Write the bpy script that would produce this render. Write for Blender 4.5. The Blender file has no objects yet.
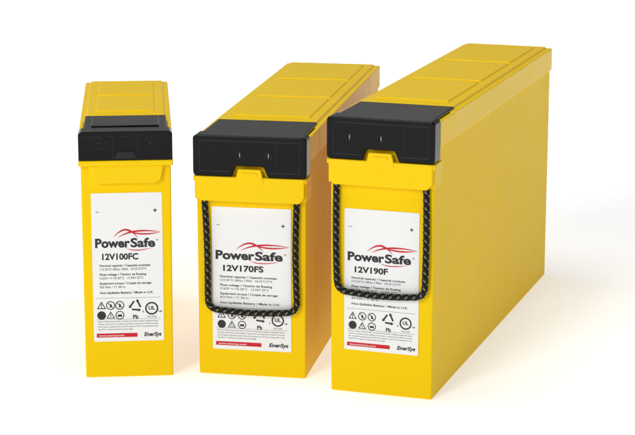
import bpy, bmesh, math, random
from mathutils import Vector, Matrix
random.seed(3)
scene=bpy.context.scene
COL=scene.collection
try:
    scene.view_settings.view_transform='Standard'; scene.view_settings.look='None'; scene.view_settings.exposure=0
except Exception: pass
MM=0.001

# ---------------------------------------------------------------- materials
def new_mat(name):
    m=bpy.data.materials.new(name); m.use_nodes=True
    return m, m.node_tree, m.node_tree.nodes['Principled BSDF']
def plastic(name, col, rough, var=0.05, bump=0.15, bscale=900, spec=0.5, wave=0.0):
    m,nt,b=new_mat(name); N=nt.nodes; L=nt.links
    tc=N.new('ShaderNodeTexCoord')
    n1=N.new('ShaderNodeTexNoise'); n1.inputs['Scale'].default_value=9; n1.inputs['Detail'].default_value=5
    L.new(tc.outputs['Object'],n1.inputs['Vector'])
    mx=N.new('ShaderNodeMix'); mx.data_type='RGBA'
    mx.inputs['A'].default_value=(*[c*(1-var) for c in col],1); mx.inputs['B'].default_value=(*[min(1,c*(1+var)) for c in col],1)
    L.new(n1.outputs['Fac'],mx.inputs['Factor']); L.new(mx.outputs['Result'],b.inputs['Base Color'])
    mr=N.new('ShaderNodeMapRange'); mr.inputs['To Min'].default_value=rough*0.8; mr.inputs['To Max'].default_value=rough*1.25
    n3=N.new('ShaderNodeTexNoise'); n3.inputs['Scale'].default_value=35; n3.inputs['Detail'].default_value=6
    L.new(tc.outputs['Object'],n3.inputs['Vector'])
    L.new(n3.outputs['Fac'],mr.inputs['Value']); L.new(mr.outputs['Result'],b.inputs['Roughness'])
    n2=N.new('ShaderNodeTexNoise'); n2.inputs['Scale'].default_value=bscale; n2.inputs['Detail'].default_value=2
    L.new(tc.outputs['Object'],n2.inputs['Vector'])
    bp=N.new('ShaderNodeBump'); bp.inputs['Strength'].default_value=bump; bp.inputs['Distance'].default_value=0.0003
    L.new(n2.outputs['Fac'],bp.inputs['Height']); L.new(bp.outputs['Normal'],b.inputs['Normal'])
    if wave:
        n4=N.new('ShaderNodeTexNoise'); n4.inputs['Scale'].default_value=7; n4.inputs['Detail'].default_value=1
        L.new(tc.outputs['Object'],n4.inputs['Vector'])
        b2=N.new('ShaderNodeBump'); b2.inputs['Strength'].default_value=wave; b2.inputs['Distance'].default_value=0.006
        L.new(n4.outputs['Fac'],b2.inputs['Height']); L.new(b2.outputs['Normal'],bp.inputs['Normal'])
    b.inputs['Specular IOR Level'].default_value=spec
    return m
M_YEL=plastic('yellow_plastic',(0.90,0.595,0.001),0.48,0.03,spec=.10,wave=.35)
M_YLID=plastic('yellow_lid_plastic',(0.90,0.60,0.001),0.38,0.03,spec=.14,wave=.2)
M_BLK=plastic('black_plastic',(0.003,0.003,0.0035),0.2,0.2,0.1,spec=.16,wave=.15)
M_RING=plastic('dark_grey_plastic',(0.010,0.011,0.013),0.3,0.1,spec=.25)
M_MARK=plastic('pale_blue_grey_ink',(0.20,0.25,0.32),0.5,0.1)
M_WHT=plastic('sticker_paper',(0.86,0.86,0.85),0.45,0.01,0.05,spec=.3)
M_INK=plastic('black_ink',(0.012,0.012,0.014),0.5,0.05,0)
M_GREY=plastic('grey_ink',(0.05,0.05,0.06),0.5,0.05,0)
M_RED=plastic('red_ink',(0.60,0.008,0.02),0.5,0.05,0,spec=.3)
M_ROPE_D=plastic('rope_dark_fibre',(0.010,0.011,0.009),0.65,0.3,0.6,600,spec=.2)
M_ROPE_L=plastic('rope_olive_fibre',(0.17,0.16,0.105),0.65,0.3,0.6,600,spec=.2)

# ---------------------------------------------------------------- mesh tools
class MB:
    """collects geometry in millimetres"""
    def __init__(s): s.v=[]; s.f=[]; s.m=[]
    def add(s,v,f,mi=0):
        o=len(s.v); s.v+= [tuple(p) for p in v]; s.f+=[tuple(i+o for i in q) for q in f]; s.m+=[mi]*len(f)
    def box(s,x0,x1,y0,y1,z0,z1,mi=0,tx=0,ty=0):
        v=[(x0+tx,y0+ty,z0),(x1-tx,y0+ty,z0),(x1-tx,y1-ty,z0),(x0+tx,y1-ty,z0),(x0,y0,z1),(x1,y0,z1),(x1,y1,z1),(x0,y1,z1)]
        s.add(v,[(3,2,1,0),(4,5,6,7),(0,1,5,4),(1,2,6,5),(2,3,7,6),(3,0,4,7)],mi)
    def prism_xz(s,pts,y0,y1,mi=0):
        n=len(pts)
        v=[(x,y0,z) for x,z in pts]+[(x,y1,z) for x,z in pts]
        f=[tuple(range(n)),tuple(range(2*n-1,n-1,-1))]
        for i in range(n):
            j=(i+1)%n; f.append((i,i+n,j+n,j))
        s.add(v,f,mi)
    def prism_xy(s,pts,z0,z1,mi=0,inset=0.0):
        n=len(pts); cx=sum(p[0] for p in pts)/n; cy=sum(p[1] for p in pts)/n
        top=[(x-math.copysign(inset,x-cx),y-math.copysign(inset,y-cy)) for x,y in pts]
        v=[(x,y,z0) for x,y in pts]+[(x,y,z1) for x,y in top]
        f=[tuple(range(n-1,-1,-1)),tuple(range(n,2*n))]
        for i in range(n):
            j=(i+1)%n; f.append((i,j,j+n,i+n))
        s.add(v,f,mi)
    def cyl_y(s,cx,cz,r,y0,y1,mi=0,n=28,r_in=None):
        if r_in is None:
            s.prism_xz([(cx+r*math.cos(2*math.pi*i/n),cz+r*math.sin(2*math.pi*i/n)) for i in range(n)],y0,y1,mi)
        else:
            v=[];f=[]
            for i in range(n):
                a=2*math.pi*i/n; c,t=math.cos(a),math.sin(a)
                v+=[(cx+r*c,y1,cz+r*t),(cx+r*c,y0,cz+r*t),(cx+r_in*c,y0,cz+r_in*t),(cx+r_in*c,y1,cz+r_in*t)]
            for i in range(n):
                j=(i+1)%n
                for k in range(4):
                    l=(k+1)%4; f.append((4*i+k,4*j+k,4*j+l,4*i+l))
            s.add(v,f,mi)
    def obj(s,name,mats,parent,bevel=0,seg=3,smooth=True):
        me=bpy.data.meshes.new(name)
        me.from_pydata([(a*MM,b*MM,c*MM) for a,b,c in s.v],[],s.f)
        for m in mats: me.materials.append(m)
        me.polygons.foreach_set('material_index',s.m)
        bm=bmesh.new(); bm.from_mesh(me); bmesh.ops.recalc_face_normals(bm,faces=bm.faces); bm.to_mesh(me); bm.free()
        ob=bpy.data.objects.new(name,me); COL.objects.link(ob); ob.parent=parent
        if bevel:
            md=ob.modifiers.new('bevel','BEVEL'); md.width=bevel*MM; md.segments=seg; md.limit_method='ANGLE'; md.angle_limit=math.radians(28); md.harden_normals=True
            if smooth: me.polygons.foreach_set('use_smooth',[True]*len(me.polygons))
        me.update()
        return ob

def text_geo(txt,bold=0.0,shear=0.0):
    cu=bpy.data.curves.new('t','FONT'); cu.body=txt; cu.size=1; cu.offset=bold; cu.shear=shear; cu.resolution_u=3
    to=bpy.data.objects.new('t',cu); COL.objects.link(to)
    bpy.context.view_layer.update()
    dg=bpy.context.evaluated_depsgraph_get(); me=to.evaluated_get(dg).to_mesh()
    v=[tuple(p.co) for p in me.vertices]; f=[tuple(p.vertices) for p in me.polygons]
    to.evaluated_get(dg).to_mesh_clear()
    bpy.data.objects.remove(to); bpy.data.curves.remove(cu)
    return v,f
def put_text(mb,txt,x,z,h,y,width=None,bold=0.0,shear=0.0,mi=0,align='l'):
    v,f=text_geo(txt,bold,shear)
    if not v: return
    x0=min(p[0] for p in v); x1=max(p[0] for p in v)
    sc=h/0.70
    sx=sc if width is None else width/(x1-x0)
    if align=='r': ox=x-(x1-x0)*sx
    elif align=='c': ox=x-(x1-x0)*sx/2
    else: ox=x
    mb.add([(ox+(p[0]-x0)*sx,y,z+p[1]*sc) for p in v],f,mi)

def crescent(mb,a,c,b,t,y,mi=0,n=18,side=1):
    v=[];f=[]
    for i in range(n+1):
        u=i/n
        p=Vector(a)*(1-u)**2+Vector(c)*2*u*(1-u)+Vector(b)*u*u
        d=(Vector(c)-Vector(a))*(1-u)+(Vector(b)-Vector(c))*u
        nn=Vector((-d.y,d.x)).normalized()*t*math.sin(math.pi*u)**0.8
        q=p+nn*side
        v+=[(p.x,y,p.y),(q.x,y,q.y)]
    for i in range(n): f.append((2*i,2*i+2,2*i+3,2*i+1))
    mb.add(v,f,mi)
def flat_ring(mb,cx,cz,r0,r1,y,mi=0,n=26,sides=None,rot=0):
    n=sides or n; v=[];f=[]
    for i in range(n):
        a=2*math.pi*i/n+rot
        v+=[(cx+r0*math.cos(a),y,cz+r0*math.sin(a)),(cx+r1*math.cos(a),y,cz+r1*math.sin(a))]
    for i in range(n):
        j=(i+1)%n; f.append((2*i,2*i+1,2*j+1,2*j))
    mb.add(v,f,mi)
def flat_quad(mb,x0,x1,z0,z1,y,mi=0):
    mb.add([(x0,y,z0),(x1,y,z0),(x1,y,z1),(x0,y,z1)],[(0,1,2,3)],mi)
def flat_line(mb,a,b,w,y,mi=0):
    a=Vector(a);b=Vector(b);d=(b-a).normalized();n=Vector((-d.y,d.x))*w/2
    mb.add([(a.x+n.x,y,a.y+n.y),(a.x-n.x,y,a.y-n.y),(b.x-n.x,y,b.y-n.y),(b.x+n.x,y,b.y+n.y)],[(0,1,2,3)],mi)
def flat_poly(mb,pts,y,mi=0):
    mb.add([(p[0],y,p[1]) for p in pts],[tuple(range(len(pts)))],mi)

# ---------------------------------------------------------------- rope
def rope(parent,xh,ztop,zbot,yc,jit,sk):
    R=11; P=[]
    def arc(cx,cz,a0,a1,n=8):
        for i in range(n+1):
            a=math.radians(a0+(a1-a0)*i/n); P.append(Vector((cx+R*math.cos(a),yc,cz+R*math.sin(a))))
    n=14
    for i in range(n):
        t=i/n; P.append(Vector((-xh+jit*math.sin(t*3.1)*1.4+sk*t,yc-1.5*math.sin(t*math.pi/2),ztop+(zbot+R-ztop)*t)))
    arc(-xh+R+sk,zbot+R,180,270)
    for i in range(1,12):
        t=i/12; P.append(Vector((-xh+R+sk+(2*xh-2*R-sk)*t,yc,zbot-2.2*math.sin(math.pi*t))))
    arc(xh-R,zbot+R,270,360)
    for i in range(1,n+1):
        t=i/n; P.append(Vector((xh-jit*math.sin(t*3.1)*1.6,yc-1.5*math.cos(t*math.pi/2),zbot+R+(ztop-zbot-R)*t)))
    for p in P[15:-14]: p.y=yc-1.5
    D=[0]
    for a,b in zip(P,P[1:]): D.append(D[-1]+(b-a).length)
    tot=D[-1]; st=1.1; N=int(tot/st); Q=[];k=0
    for i in range(N+1):
        s=tot*i/N
        while k<len(D)-2 and D[k+1]<s: k+=1
        u=(s-D[k])/max(1e-6,D[k+1]-D[k]); Q.append(P[k].lerp(P[k+1],u))
    for _ in range(6):
        Q=[Q[0]]+[(Q[i-1]+Q[i]*2+Q[i+1])/4 for i in range(1,N)]+[Q[-1]]
    mb=MB(); Y=Vector((0,1,0)); pitch=18.0; NS=4; m=7
    for sgn in (1,-1):
        for k in range(NS):
            cen=[]
            for i,q in enumerate(Q):
                a=Q[max(0,i-1)];b=Q[min(N,i+1)];T=(b-a).normalized(); B=T.cross(Y).normalized()
                ph=2*math.pi*(tot*i/N)/pitch
                an=sgn*ph+2*math.pi*k/NS
                rr=2.3+0.7*sgn*math.cos(NS*ph)
                cen.append((q+ (B*math.cos(an)+Y*math.sin(an))*rr,T))
            v=[];f=[]
            for i,(c,T) in enumerate(cen):
                t2=(cen[min(N,i+1)][0]-cen[max(0,i-1)][0]).normalized()
                u1=t2.cross(Vector((0.3,1,0.2))).normalized(); u2=t2.cross(u1)
                for j in range(m):
                    a=2*math.pi*j/m; v.append(c+(u1*math.cos(a)+u2*math.sin(a))*1.15)
            for i in range(N):
                for j in range(m):
                    j2=(j+1)%m; f.append((i*m+j,i*m+j2,(i+1)*m+j2,(i+1)*m+j))
            mb.add(v,f,1 if (sgn>0 and k%2==0) else 0)
    v=[];f=[]
    for i,q in enumerate(Q):
        a=Q[max(0,i-1)];b=Q[min(N,i+1)];T=(b-a).normalized(); B=T.cross(Y).normalized()
        for j in range(8):
            an=2*math.pi*j/8; v.append(q+(B*math.cos(an)+Y*math.sin(an))*2.1)
    for i in range(N):
        for j in range(8):
            j2=(j+1)%8; f.append((i*8+j,i*8+j2,(i+1)*8+j2,(i+1)*8+j))
    mb.add(v,f,0)
    ob=mb.obj('rope_handle',[M_ROPE_D,M_ROPE_L],parent)
    ob.data.polygons.foreach_set('use_smooth',[True]*len(ob.data.polygons))
    return ob

# ---------------------------------------------------------------- sticker
def sticker(parent,x0,x1,z0,z1,yf,model,cap_ah):
    W=x1-x0;H=z1-z0
    mb=MB(); r=1.6; pts=[]
    for cx,cz,a0 in ((x1-r,z1-r,0),(x0+r,z1-r,90),(x0+r,z0+r,180),(x1-r,z0+r,270)):
        for i in range(5):
            a=math.radians(a0+90*i/4); pts.append((cx+r*math.cos(a),cz+r*math.sin(a)))
    mb.prism_xz(pts,yf-0.35,yf+0.2)
    st=mb.obj('sticker',[M_WHT],parent)
    st['label']='white printed information sticker with logo and symbols'
    y=yf-0.5
    X=lambda u:x0+u*W
    Z=lambda v:z1-v*H
    mb=MB()
    put_text(mb,'Power',X(.045),Z(.362),H*.058,y,width=W*.495,bold=.040)
    put_text(mb,'Safe',X(.545),Z(.362),H*.058,y,width=W*.35,bold=.034)
    put_text(mb,'TM',X(.905),Z(.325),H*.014,y,width=W*.035)
    mb.obj('logo_lettering',[M_INK],st)
    mb=MB(); c=H*.056; zb=Z(.362)
    crescent(mb,(X(.30),zb+c*1.15),(X(.50),zb+c*3.3),(X(.66),zb+c*.95),2.0,y-.05,side=-1)
    crescent(mb,(X(.36),zb+c*1.1),(X(.56),zb+c*2.5),(X(.98),zb+c*1.75),1.9,y-.1,side=-1)
    crescent(mb,(X(.50),zb+c*1.95),(X(.70),zb+c*1.05),(X(.98),zb+c*1.75),1.7,y-.15,side=1)
    crescent(mb,(X(.48),zb-c*.14),(X(.60),zb-c*.55),(X(.86),zb-c*.12),1.1,y-.05,side=-1)
    mb.obj('logo_swoosh',[M_RED],st)
    mb=MB(); put_text(mb,model,X(.14),Z(.445),H*.040,y,width=W*.064*len(model),bold=.036); mb.obj('rating_lettering',[M_INK],st)
    mb=MB(); put_text(mb,'+',X(.90),Z(.135),H*.032,y,bold=.03,align='c'); mb.obj('plus_sign',[M_INK],st)
    mb=MB(); put_text(mb,'\u2013',X(.06),Z(.135),H*.026,y,bold=.02); mb.obj('minus_sign',[M_INK],st)
    mb=MB()
    lines=[('Nominal capacity / Capacit\u00e9 nominale',.492,.72,1),('C10 20\u00b0C/1.80Vpc %sAh   C8 25\u00b0C/77\u00b0F'%cap_ah,.517,.66,0),
           ('Float voltage / Tension de floating',.552,.66,1),('13.62V +/-1% 20\u00b0C   13.50V 25\u00b0C',.577,.62,0),
           ('Equipment torque / Couple de serrage',.612,.73,1),('8.0 Nm / 71 lbf in',.637,.36,0),
           ('Non-Spillable Battery / Made in U.K.',.676,.76,1)]
    for t,v,w,b in lines:
        put_text(mb,t,X(.10),Z(v),H*.0145,y,width=W*w,bold=.022 if b else 0.01,mi=0 if b else 1)
    mb.obj('specification_lettering',[M_INK,M_GREY],st)
    mb=MB()
    fine=['Recycle or dispose of properly. Refer to instruction manual before installing or charging this battery.',
          'Consulter la notice avant toute installation. Ne pas fumer, ne pas approcher de flamme ni etincelle.',
          'Do not charge in a gas tight container. Risk of fire, explosion or burns. Do not disassemble or heat.',
          'above 60\u00b0C or incinerate. Use insulated tools. Keep upright.']
    for i,t in enumerate(fine):
        put_text(mb,t,X(.06),Z(.868+.018*i),H*.0095,y,width=W*(.86 if i<3 else .5),mi=0)
    mb.obj('fine_print',[M_GREY],st)
    mb=MB(); put_text(mb,'EnerSys',X(.965),Z(.968),H*.026,y,width=W*.25,bold=.035,shear=.25,align='r'); mb.obj('maker_lettering',[M_INK],st)
    mb=MB(); flat_quad(mb,X(.04),X(.62),Z(.972),Z(.945),y)
    mb.obj('printed_strip',[M_RED],st)
    mb=MB(); put_text(mb,'www.enersys.com',X(.07),Z(.965),H*.012,y-.12,width=W*.36,bold=.01)
    mb.obj('strip_lettering',[M_WHT],st)
    mb=MB(); zc=Z(.755); R=H*.029; xs=[.115,.245,.375]
    def tri(cx,cz,R):
        flat_ring(mb,cx,cz-R*.2,R*.82,R*1.2,y,sides=3,rot=math.pi/2)
    tri(X(xs[0]),zc,R); flat_line(mb,(X(xs[0]),zc+R*.4),(X(xs[0]),zc-R*.25),.9,y-.05); flat_quad(mb,X(xs[0])-.5,X(xs[0])+.5,zc-R*.55,zc-R*.35,y-.05)
    for u in xs[1:]:
        flat_ring(mb,X(u),zc,R*.82,R*1.02,y); flat_line(mb,(X(u)-R*.62,zc+R*.62),(X(u)+R*.62,zc-R*.62),.7,y-.05)
        flat_poly(mb,[(X(u)-R*.2,zc-R*.5),(X(u)+R*.35,zc-R*.4),(X(u)+R*.25,zc+R*.1),(X(u),zc+R*.5),(X(u)-R*.15,zc+R*.05)],y-.1)
    zc2=Z(.822)
    flat_ring(mb,X(xs[0]),zc2,0,R*1.0,y)
    tri(X(xs[1]),zc2,R*.95); flat_line(mb,(X(xs[1])-R*.15,zc2+R*.4),(X(xs[1])+R*.1,zc2-R*.4),.7,y-.05)
    flat_ring(mb,X(xs[2]),zc2,R*.8,R*1.0,y); flat_quad(mb,X(xs[2])-R*.5,X(xs[2])+R*.5,zc2-R*.35,zc2+R*.15,y-.05)
    for u0,u1,v in ((.04,.96,.705),(.04,.96,.85)):
        flat_quad(mb,X(u0),X(u1),Z(v)-.12,Z(v)+.12,y)
    mb.obj('warning_symbols',[M_INK],st)
    mb=MB(); cx=X(.60); rc=H*.034; zc_=zc-1
    for k in range(3):
        a=math.pi/2+2*math.pi*k/3
        p=Vector((cx+rc*math.cos(a+.25),zc_+rc*math.sin(a+.25))); q=Vector((cx+rc*math.cos(a+1.65),zc_+rc*math.sin(a+1.65)))
        flat_line(mb,p,q,1.9,y-.05*k)
        d=(q-p).normalized(); n=Vector((-d.y,d.x)); flat_poly(mb,[q+n*2.0,q-n*2.0,q+d*2.8],y-.05*k-.02)
    put_text(mb,'Pb',cx,zc2-R*.9,R*.9,y,bold=.03,align='c')
    mb.obj('recycling_symbol',[M_INK],st)
    mb=MB(); cx=X(.83); zm=(zc+zc2)/2
    flat_ring(mb,cx,zm+1.5,R*1.15,R*1.5,y)
    put_text(mb,'UL',cx,zm-R*.3+1.5,R*.85,y-.05,bold=.03,align='c')
    put_text(mb,'c',cx-R*1.75,zm-R*.6,R*.6,y,bold=.02,align='r')
    put_text(mb,'us',cx+R*1.65,zm-R*.6,R*.55,y,bold=.02)
    put_text(mb,'MH12345',cx,Z(.842),R*.38,y,align='c')
    mb.obj('approval_mark',[M_INK],st)
    return st

# ---------------------------------------------------------------- battery
ROPEZ={'mid':79,'tall':118}
def battery(W,L,H,pos,yaw,kind,model,ah,stk,label):
    e=bpy.data.objects.new('battery',None); COL.objects.link(e); e.empty_display_size=.05
    e.location=(pos[0]-.004*math.sin(yaw),pos[1]-.004*math.cos(yaw),pos[2]); e.rotation_euler=(0,0,-yaw)
    e['label']=label; e['category']='battery'; e['group']='yellow front terminal batteries'
    w=W/2; big=(kind!='small')
    band=33 if big else 30
    zc=H-47 if big else H-33
    zf=zc-29 if big else zc-7
    bf=4 if big else 3
    mb=MB(); mb.box(-w+1.8,w-1.8,bf,L-3,0,H-band+2,tx=.6,ty=0.6)
    mb.obj('case',[M_YEL],e,bevel=2.0,seg=4)
    mb=MB()
    mb.box(-w,w,78,L,H-band,H-3)
    mb.box(-w,-w+5,22,79.5,H-band+.4,H-3.4); mb.box(w-5,w,22,79.5,H-band+.4,H-3.4)
    mb.box(-w+.2,w-.2,0.5,30,zf+1,zc-.2)
    mb.box(-w+4,w-4,6,80,H-band+.2,H-9)
    lid=mb.obj('lid',[M_YLID],e,bevel=1.8)
    def plate(x0,x1,y0,y1,z0,z1,ins=1.8,bev=.8):
        m=MB(); m.prism_xy([(x0,y0),(x1,y0),(x1,y1),(x0,y1)],z0,z1,0,ins)
        return m.obj('raised_panel',[M_YLID],lid,bevel=bev,seg=2)
    x=w-6
    plate(-x,x,102,L-7,H-3.3,H-.2)
    nseg=3 if big else 2
    y0=116;y1=L-20;sg=(y1-y0)/nseg
    for i in range(nseg):
        plate(-x+12,x-12,y0+sg*i+4,y0+sg*(i+1)-4,H-.4,H+1.6,ins=1.4,bev=.7)
    if big:
        m=MB()
        m.prism_xz([(-w+2,zc-.6),(-w+2,zf+7),(-w+8,zf),(w-8,zf),(w-2,zf+7),(w-2,zc-.6)],-5,8)
        m.box(-w-.6,w+.6,-3.4,26,zc-6.5,zc-.4)
        m.obj('front_flange',[M_YLID],lid,bevel=1.6)
        m=MB(); m.prism_xz([(-17,zc-8),(17,zc-8),(13,zc+9),(-13,zc+9)],-5.6,0)
        m.box(-9,9,-7,-4,zc+1.5,zc+5)
        m.obj('latch',[M_YLID],lid,bevel=1.0)
    else:
        m=MB(); m.box(-w-.6,w+.6,-3.6,24,zf,zc-.4)
        m.obj('front_flange',[M_YLID],lid,bevel=1.4)
        m=MB(); m.prism_xz([(-w+10,zf+.6),(-w+13,zf-16),(-w+20,zf-20),(w-20,zf-20),(w-13,zf-16),(w-10,zf+.6)],-3.2,5)
        m.obj('latch',[M_YLID],lid,bevel=1.6)
    m=MB()
    c=3.0
    if big:
        pts=[(-w+1,zc),(-21,zc),(-16,zc+12),(16,zc+12),(21,zc),(w-1,zc),(w+.4,zc+4),(w+.4,H-c),(w-c,H),(-w+c,H),(-w-.4,H-c),(-w-.4,zc+4)]
    else:
        pts=[(-w-.2,zc),(w+.2,zc),(w+.2,H-c),(w-c,H),(-w+c,H),(-w-.2,H-c)]
    m.prism_xz(pts,-4,20)
    m.box(-w+5.6,w-5.6,18,99,H-7,H-.5)
    if not big:
        m.box(-w+14,w-14,28,90,H-1,H+.9)
    cov=m.obj('terminal_cover',[M_BLK],e,bevel=1.6)
    m=MB()
    if big:
        m.box(-w+7,-w+8.2,-4.5,-3,zc+6,H-7); m.box(w-8.2,w-7,-4.5,-3,zc+6,H-7)
        m.box(-w+7,w-7,-4.5,-3,H-7,H-5.8)
        m.box(w-34,w-32.6,-4.9,-3,zc+14,H-7)
        m.box(-w+7,-22,-4.5,-3,zc+5,zc+6.2); m.box(22,w-7,-4.5,-3,zc+5,zc+6.2)
    else:
        m.box(-w+6,w-6,-4.6,-3,H-6,H-5); m.box(-14,-13,-4.6,-3,zc+3,H-7); m.box(13,14,-4.6,-3,zc+3,H-7)
        m.prism_xz([(-13,zc+2),(13,zc+2),(9,zc+10),(-9,zc+10)],-5.5,-3)
    m.obj('moulded_rib',[M_RING],cov,bevel=.4,seg=2)
    if kind=='mid': ports=[-11,22]
    elif kind=='tall': ports=[-35,1]
    else: ports=[-29,28]
    for i,px in enumerate(ports):
        pz=H-22 if big else H-13
        m=MB(); r=4.6 if big else 7.2
        m.cyl_y(px,pz,r,-5.0,-3.5,r_in=r-1.1,n=30)
        m.obj('terminal_port',[M_RING],cov,bevel=.3,seg=2)
        m=MB()
        if big:
            m.box(px-.6,px+.6,-4.6,-3.8,pz-2.4,pz+2.4)
        else:
            m.box(px-3,px+3,-4.4,-3.8,pz-.6,pz+.6)
            if i: m.box(px-.6,px+.6,-4.45,-3.8,pz-3,pz+3)
        m.obj('polarity_mark',[M_MARK if big else M_RING],cov)
    sticker(e,*stk,bf+0.0,model,ah)
    if big:
        rope(e,w-11.5 if kind=='mid' else w-10,zf+4,ROPEZ[kind],0.6,1 if kind=='mid' else -.6,3 if kind=='mid' else 1)
    return e
battery(105,355,289,(-.21625,2.281,0),-.0853,'small','12V100FC','100',(-40,40,43,217),
        'narrow short yellow battery with black cover and no rope handle')
battery(130,546,283,(-.07522,2.2824,0),.1801,'mid','12V170FS','170',(-46,46,31,199),
        'long low yellow battery with black cover and rope handle')
battery(122.5,588,315.7,(.07076,2.212,0),.3245,'tall','12V190F','190',(-43,43,50,212),
        'tallest yellow battery with rope handle and broad side showing')

# ---------------------------------------------------------------- studio surface
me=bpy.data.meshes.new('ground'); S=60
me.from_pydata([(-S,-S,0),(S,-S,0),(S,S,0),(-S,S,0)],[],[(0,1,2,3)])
g=bpy.data.objects.new('ground',me); COL.objects.link(g); g['kind']='structure'; g['label']='seamless white studio ground with added glow'; g['category']='ground'
m,nt,b=new_mat('white_ground_added_glow'); b.inputs['Base Color'].default_value=(.88,.88,.88,1); b.inputs['Roughness'].default_value=.9
b.inputs['Emission Color'].default_value=(1,1,1,1)  # glow added to the plain ground so it reads pure white
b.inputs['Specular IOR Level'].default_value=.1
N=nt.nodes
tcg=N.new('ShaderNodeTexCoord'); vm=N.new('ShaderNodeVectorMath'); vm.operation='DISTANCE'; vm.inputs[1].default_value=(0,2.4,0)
mrg=N.new('ShaderNodeMapRange'); mrg.inputs['From Min'].default_value=.8; mrg.inputs['From Max'].default_value=2.6; mrg.inputs['To Min'].default_value=.42; mrg.inputs['To Max'].default_value=.98  # added glow is weaker around the batteries, stronger far off
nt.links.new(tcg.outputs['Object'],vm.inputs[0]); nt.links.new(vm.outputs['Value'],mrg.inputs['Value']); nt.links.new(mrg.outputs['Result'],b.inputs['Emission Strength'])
nn=N.new('ShaderNodeTexNoise'); nn.inputs['Scale'].default_value=40
bp=N.new('ShaderNodeBump'); bp.inputs['Strength'].default_value=.05; nt.links.new(nn.outputs['Fac'],bp.inputs['Height']); nt.links.new(bp.outputs['Normal'],b.inputs['Normal'])
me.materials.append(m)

w=bpy.data.worlds.new('World'); scene.world=w; w.use_nodes=True
N=w.node_tree.nodes; Lk=w.node_tree.links; bg=N['Background']
tc=N.new('ShaderNodeTexCoord'); sp=N.new('ShaderNodeSeparateXYZ'); mr=N.new('ShaderNodeMapRange')
mr.inputs['From Min'].default_value=.0; mr.inputs['From Max'].default_value=.16; mr.inputs['To Min'].default_value=1.05; mr.inputs['To Max'].default_value=.22
Lk.new(tc.outputs['Generated'],sp.inputs[0]); Lk.new(sp.outputs['Z'],mr.inputs['Value']); Lk.new(mr.outputs['Result'],bg.inputs['Strength']); bg.inputs['Color'].default_value=(1,1,1,1)

def area(name,loc,target,size,power,sy=None):
    l=bpy.data.lights.new(name,'AREA'); l.energy=power; l.size=size
    if sy: l.shape='RECTANGLE'; l.size_y=sy
    o=bpy.data.objects.new(name,l); COL.objects.link(o); o.location=loc
    d=Vector(target)-Vector(loc); o.rotation_euler=d.to_track_quat('-Z','Y').to_euler()
area('softbox',(-1.3,.1,1.6),(-.05,2.4,.15),.7,30,.9)
area('top_softbox',(-.25,2.5,2.4),(.0,2.5,.2),1.5,28)

cam=bpy.data.cameras.new('camera'); co=bpy.data.objects.new('camera',cam); COL.objects.link(co)
cam.sensor_width=36; cam.lens=36*2065.5/635; cam.shift_y=-36.51/635; cam.clip_end=300; cam.clip_start=.05
co.location=(0,0,.7202); co.rotation_euler=(math.pi/2-.2115,0,0)
scene.camera=co
